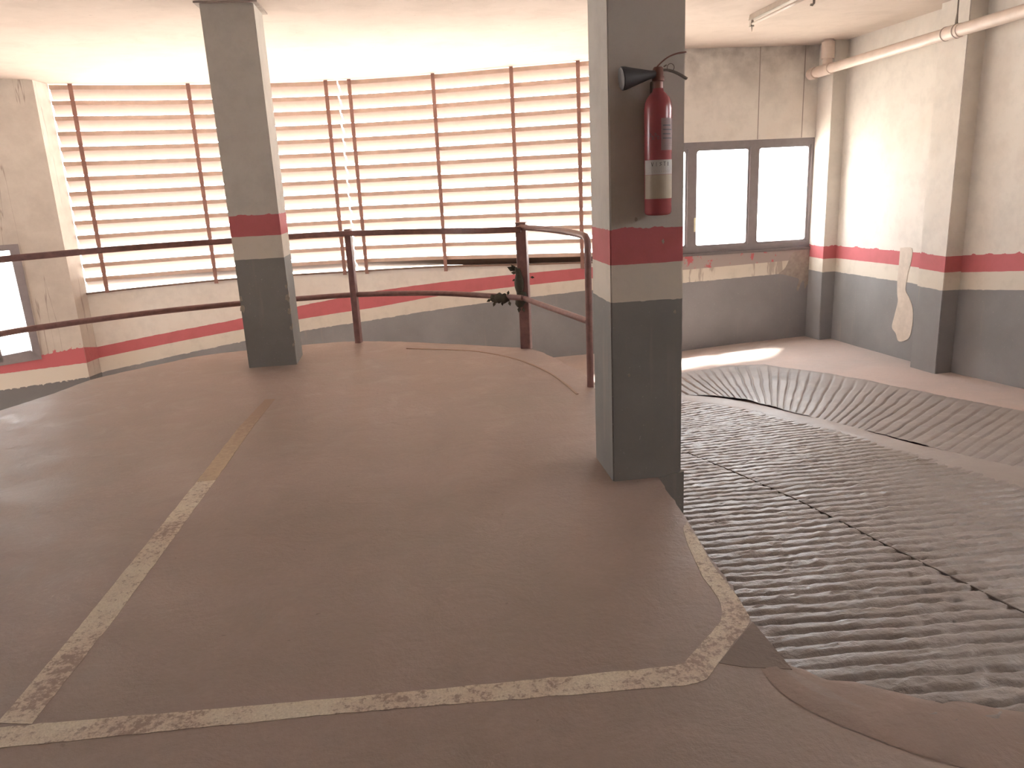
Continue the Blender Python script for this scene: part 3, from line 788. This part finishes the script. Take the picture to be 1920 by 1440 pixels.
# dusty green twine left on the rail
def scrap(loc, blobs, leaves, label):
    r = empty('vine_scrap', loc, label, 'vine', 'dusty green vine scraps on the guard rail')
    mb = MB()
    for (c, rx, rz, ln) in blobs:
        path = [Vector(c)+Vector(ln)*(k/7-.5) for k in range(8)]
        rad = [rx*(.35+.65*math.sin(PI*(k+.6)/8.2))*(1+.35*random.uniform(-1, 1)) for k in range(8)]
        mb.tube(path, rad, 9, up=Vector((0.1, 1, .05)))
    o = mb.build('stem', M_leaf, r, True)
    for (c, d, L_) in leaves:
        c = Vector(c); d = Vector(d).normalized(); s_ = d.cross(Vector((0, 1, 0))).normalized()*L_*.28; k = Vector((0, .004, 0))
        mb = MB().add([c, c+d*L_*.5+s_, c+d*L_, c+d*L_*.5-s_, c+k, c+d*L_*.5+s_+k*2, c+d*L_+k, c+d*L_*.5-s_+k*2], [(0,1,2,3),(7,6,5,4),(0,4,5,1),(1,5,6,2),(2,6,7,3),(3,7,4,0)])
        mb.build('leaf', M_leaf, r)
scrap((.79,6.95,.47), [((.79,6.93,.472), .045, .05, (.15,-.11,-.012)), ((.76,6.95,.455), .030, .05, (.10,-.08,.0))],
      [((.71,6.98,.46),(-.7,0,-.35),.05),((.74,6.95,.44),(-.4,0,-1),.05),((.85,6.88,.50),(.3,0,1),.045),((.86,6.88,.45),(.2,0,-1),.05),((.80,6.92,.44),(.1,0,-1),.04)],
      'dusty green vine clump wound round the middle rail beside the thick post')
scrap((.96,6.85,.6), [((.955,6.845,.59), .034, .03, (.0,.0,.30)), ((.965,6.84,.46), .042, .03, (.05,0,.14)), ((.945,6.85,.70), .018, .03, (-.03,0,.10))],
      [((.93,6.85,.72),(-1,0,.5),.085),((.93,6.85,.715),(-.6,0,1),.075),((.94,6.85,.70),(-1,0,.1),.055),((1.06,6.86,.655),(1,0,-.2),.04),((.95,6.84,.40),(-.2,0,-1),.06),((.98,6.84,.39),(.2,0,-1),.05),((.93,6.85,.645),(-.5,0,-.2),.04)],
      'dusty green vine stem climbing the thick rail post')

# ------------------------------------------------------------------ fire extinguisher
ex = empty('fire_extinguisher', (1.14, 3.49, 1.32), 'slim red fire extinguisher with black horn hung on the thick pillar', 'extinguisher')
cx, cy = 1.140, 3.478; R = .061
pf = [(.045,0),(.056,.004),(R,.014),(R,.46),(.058,.485),(.050,.505),(.036,.522),(.025,.532),(.022,.545)]
o = MB().lathe((cx, cy, 1.318), pf, 36).build('cylinder', M_red, ex); smooth_by_angle(o, 50)
o = MB().lathe((cx, cy, 1.855), [(.021,0),(.021,.035),(.027,.038),(.027,.055),(.023,.06),(.023,.088),(.018,.096)], 18).build('valve', M_brass, ex); smooth_by_angle(o)
# carrying handle and squeeze lever
lv1 = catmull([(cx-.012,cy,1.945),(cx+.012,cy-.002,1.968),(cx+.045,cy-.004,1.990),(cx+.085,cy-.006,2.003),(cx+.122,cy-.008,2.006)], 5)
MB().sweep(lv1, [(-.010,-.003),(.010,-.003),(.010,.003),(-.010,.003)]).build('lever', M_brass, ex)
lv2 = catmull([(cx+.010,cy,1.938),(cx+.045,cy-.004,1.936),(cx+.085,cy-.006,1.922),(cx+.128,cy-.008,1.898)], 5)
MB().sweep(lv2, [(-.011,-.004),(.011,-.004),(.011,.004),(-.011,.004)]).build('handle', M_steel, ex)
pin = MB().tube([(cx+.030,cy-.02,1.955),(cx+.033,cy+.018,1.955)], .003, 6)
pin.tube([(cx+.050+.016*math.cos(a*PI/6),cy-.02,1.945+.016*math.sin(a*PI/6)) for a in range(13)], .0018, 6, up=Vector((0,1,0)))
pin.build('safety_pin', M_steel, ex)
hp = [(-.018,.016),(-.035,.017),(-.055,.022),(-.085,.030),(-.120,.039),(-.150,.048),(-.166,.050),(-.170,.047),(-.160,.042),(-.120,.030)]
o = MB().tube([(cx+a, cy-.010+.02*a, 1.923+.10*a) for a, r_ in hp], [r_ for a, r_ in hp], 24).build('horn', M_black, ex); smooth_by_angle(o, 50)
MB().tube([(cx-.004,cy-.004,1.925),(cx-.026,cy-.008,1.923)], .0125, 12).build('horn_neck', M_black, ex)
def wrap(name, z0, z1, mat, a0=-165, a1=-15, r=R+.0008, parent=ex):
    n = 20; vs = []; fs = []
    for rr in (r, r-.0006):
        for z in (z0, z1):
            for k in range(n+1):
                a = math.radians(a0+(a1-a0)*k/n); vs.append((cx+rr*math.cos(a), cy+rr*math.sin(a), z))
    m = n+1
    for k in range(n): fs += [(k, k+1, m+k+1, m+k), (2*m+k+1, 2*m+k, 3*m+k, 3*m+k+1), (k, 2*m+k, 2*m+k+1, k+1), (m+k, m+k+1, 3*m+k+1, 3*m+k)]
    fs += [(0, m, 3*m, 2*m), (m-1, 3*m-1, 4*m-1, 2*m-1)]
    return mesh(name, vs, fs, mat, parent, smooth=False)
l1 = wrap('label', 1.497, 1.560, M_label1, -175, -5)
l2 = wrap('label', 1.392, 1.496, M_label2, -175, -5)
l3 = wrap('label', 1.60, 1.735, M_label3, -95, -18)
# faint lettering on the pale label
def glyph(a, z, h, strokes, parent, r=R+.0016):
    mb = MB()
    for (u0, v0, u1, v1) in strokes:
        P = []
        for (u, v) in ((u0, v0), (u1, v1)):
            an = math.radians(a+u*h/R*57.3*.6); P.append(Vector((cx+r*math.cos(an), cy+r*math.sin(an), z+v*h)))
        mb.tube(P, h*.07, 5, up=Vector((.3, 1, .2)))
    mb.build('print', M_ink, parent)
LT = {'V': [(0,1,.5,0),(.5,0,1,1)], 'I': [(.5,0,.5,1)], 'S': [(1,.9,.1,.8),(.1,.8,.9,.35),(.9,.35,0,.05)], 'T': [(0,1,1,1),(.5,1,.5,0)], 'E': [(0,0,0,1),(0,1,.9,1),(0,.5,.7,.5),(0,0,.9,0)]}
for k, ch in enumerate('VISTI'):
    glyph(-136+k*17, 1.533, .017, LT[ch], l1)
for k in range(9): glyph(-135+k*10, 1.508, .006, [(0,.2,1.2,.2),(0,1,.6,1)], l1)
for k in range(5): glyph(-80+k*10, 1.62+.0*k, .008, [(0,0,1,0),(0,1,.7,1)], l3)
for j in range(4): wrap('print', 1.648+.018*j, 1.653+.018*j, M_ink, -88, -40-8*(j % 2), R+.0016, l3)
for k in range(4): glyph(-142+k*11, 1.66-.012*(k % 2), .014, [(0,0,0,1),(0,1,1,.4),(0,0,1,0)], ex)
MB().box((cx-.03,3.535,1.72),(cx+.03,3.556,1.80),.003).box((cx-.012,3.53,1.74),(cx+.012,3.556,1.90),.003).build('bracket', M_steel, ex)

# ------------------------------------------------------------------ drain pipe
dp = empty('drain_pipe', (5.22, 9.45, 2.64), 'pale plastic drain pipe hung under the ceiling along the wall, with a capped tee', 'pipe')
run = lambda y: 2.645
o = MB().tube([(5.205,9.66,2.63),(5.205,9.30,2.635),(5.205,7.2,2.655),(5.205,4,2.685),(5.205,-4.5,2.73)], .056, 24).build('pipe_run', M_pvc, dp); smooth_by_angle(o)
o = MB().tube([(5.205,9.78,2.627),(5.205,9.66,2.628)], .070, 24).build('end_cap', M_pvc, dp); smooth_by_angle(o)
o = MB().tube([(5.205,9.60,2.632),(5.205,9.30,2.637)], .067, 24).build('tee_fitting', M_pvc, dp); smooth_by_angle(o)
o = MB().tube([(5.235,9.45,2.63),(5.235,9.45,H)], .058, 24, up=Vector((0,1,0))).build('drop_pipe', M_pvc, dp); smooth_by_angle(o)
o = MB().tube([(5.235,9.45,2.76),(5.235,9.45,H-.03)], .078, 24, up=Vector((0,1,0))).build('collar', M_pvc, dp); smooth_by_angle(o)
for y in (7.16, 3.9):
    z = 2.655 if y > 5 else 2.686
    o = MB().tube([(5.205,y+.10,z),(5.205,y-.10,z)], .062, 24).build('coupling', M_pvc, dp); smooth_by_angle(o)
    for dy in (.10, -.055):
        o = MB().tube([(5.205,y+dy+.006,z),(5.205,y+dy-.006,z)], .0655, 24).build('clamp_ring', M_pvcdark, dp); smooth_by_angle(o)
    MB().tube([(5.205,y-.03,z+.06),(5.203,y-.035,z+.16),(5.205,y-.03,H)], [.014,.007,.006], 8, up=Vector((0,1,0))).build('hanger_rod', M_steel, dp)
    MB().box((5.13,y-.05,H-.006),(5.30,y-.01,H),.001).build('hanger_plate', M_steel, dp)

# ------------------------------------------------------------------ batten lamps
def batten(x, y1, y0, label, name='ceiling_light', skew=.03):
    r = empty(name, (x, (y0+y1)/2, H), label, 'light', 'unlit batten lamps on the ceiling')
    def P(t, dx, z): y = y1+(y0-y1)*t; return (x-skew*t+dx, y, z)
    def bar(nm, w, z0, z1, t0, t1, mat):
        vs = [P(t, dx, z) for t in (t0, t1) for (dx, z) in ((-w*.55, z1), (-w, z0), (w, z0), (w*.55, z1))]
        return mesh(nm, vs, [(0,1,2,3),(7,6,5,4),(0,4,5,1),(1,5,6,2),(2,6,7,3),(3,7,4,0)], mat, r)
    bar('housing', .030, H-.052, H, 0, 1, M_lampbody)
    for t0, t1 in ((-.004,.022),(.978,1.004)): bar('lamp_holder', .018, H-.112, H-.04, t0, t1, M_lampbody)
    MB().tube([P(.02, 0, H-.088), P(.98, 0, H-.088)], .013, 12).build('tube', M_tube, r, True)
    MB().tube([P(.008, .004, H-.112), P(.006, .006, H-.135), P(.008, .004, H-.155)], [.008,.005,.002], 6, up=Vector((0,1,0))).build('pull_stub', M_lampbody, r)
    return r
batten(3.545, 7.90, 6.35, 'unlit strip lamp on the ceiling, its end hanging above the window wall')
hk = empty('ceiling_hook', (3.72, 7.0, H), 'small dark hook stub under the ceiling beside the strip lamp', 'hook')
MB().box((3.70,6.98,H-.05),(3.74,7.02,H),.003).build('base', M_steel, hk)
MB().tube([(3.72,7.0,H-.04),(3.72,7.0,H-.085),(3.705,7.0,H-.10),(3.69,7.0,H-.095)], .011, 8, up=Vector((0,1,0))).build('hook', M_steel, hk)
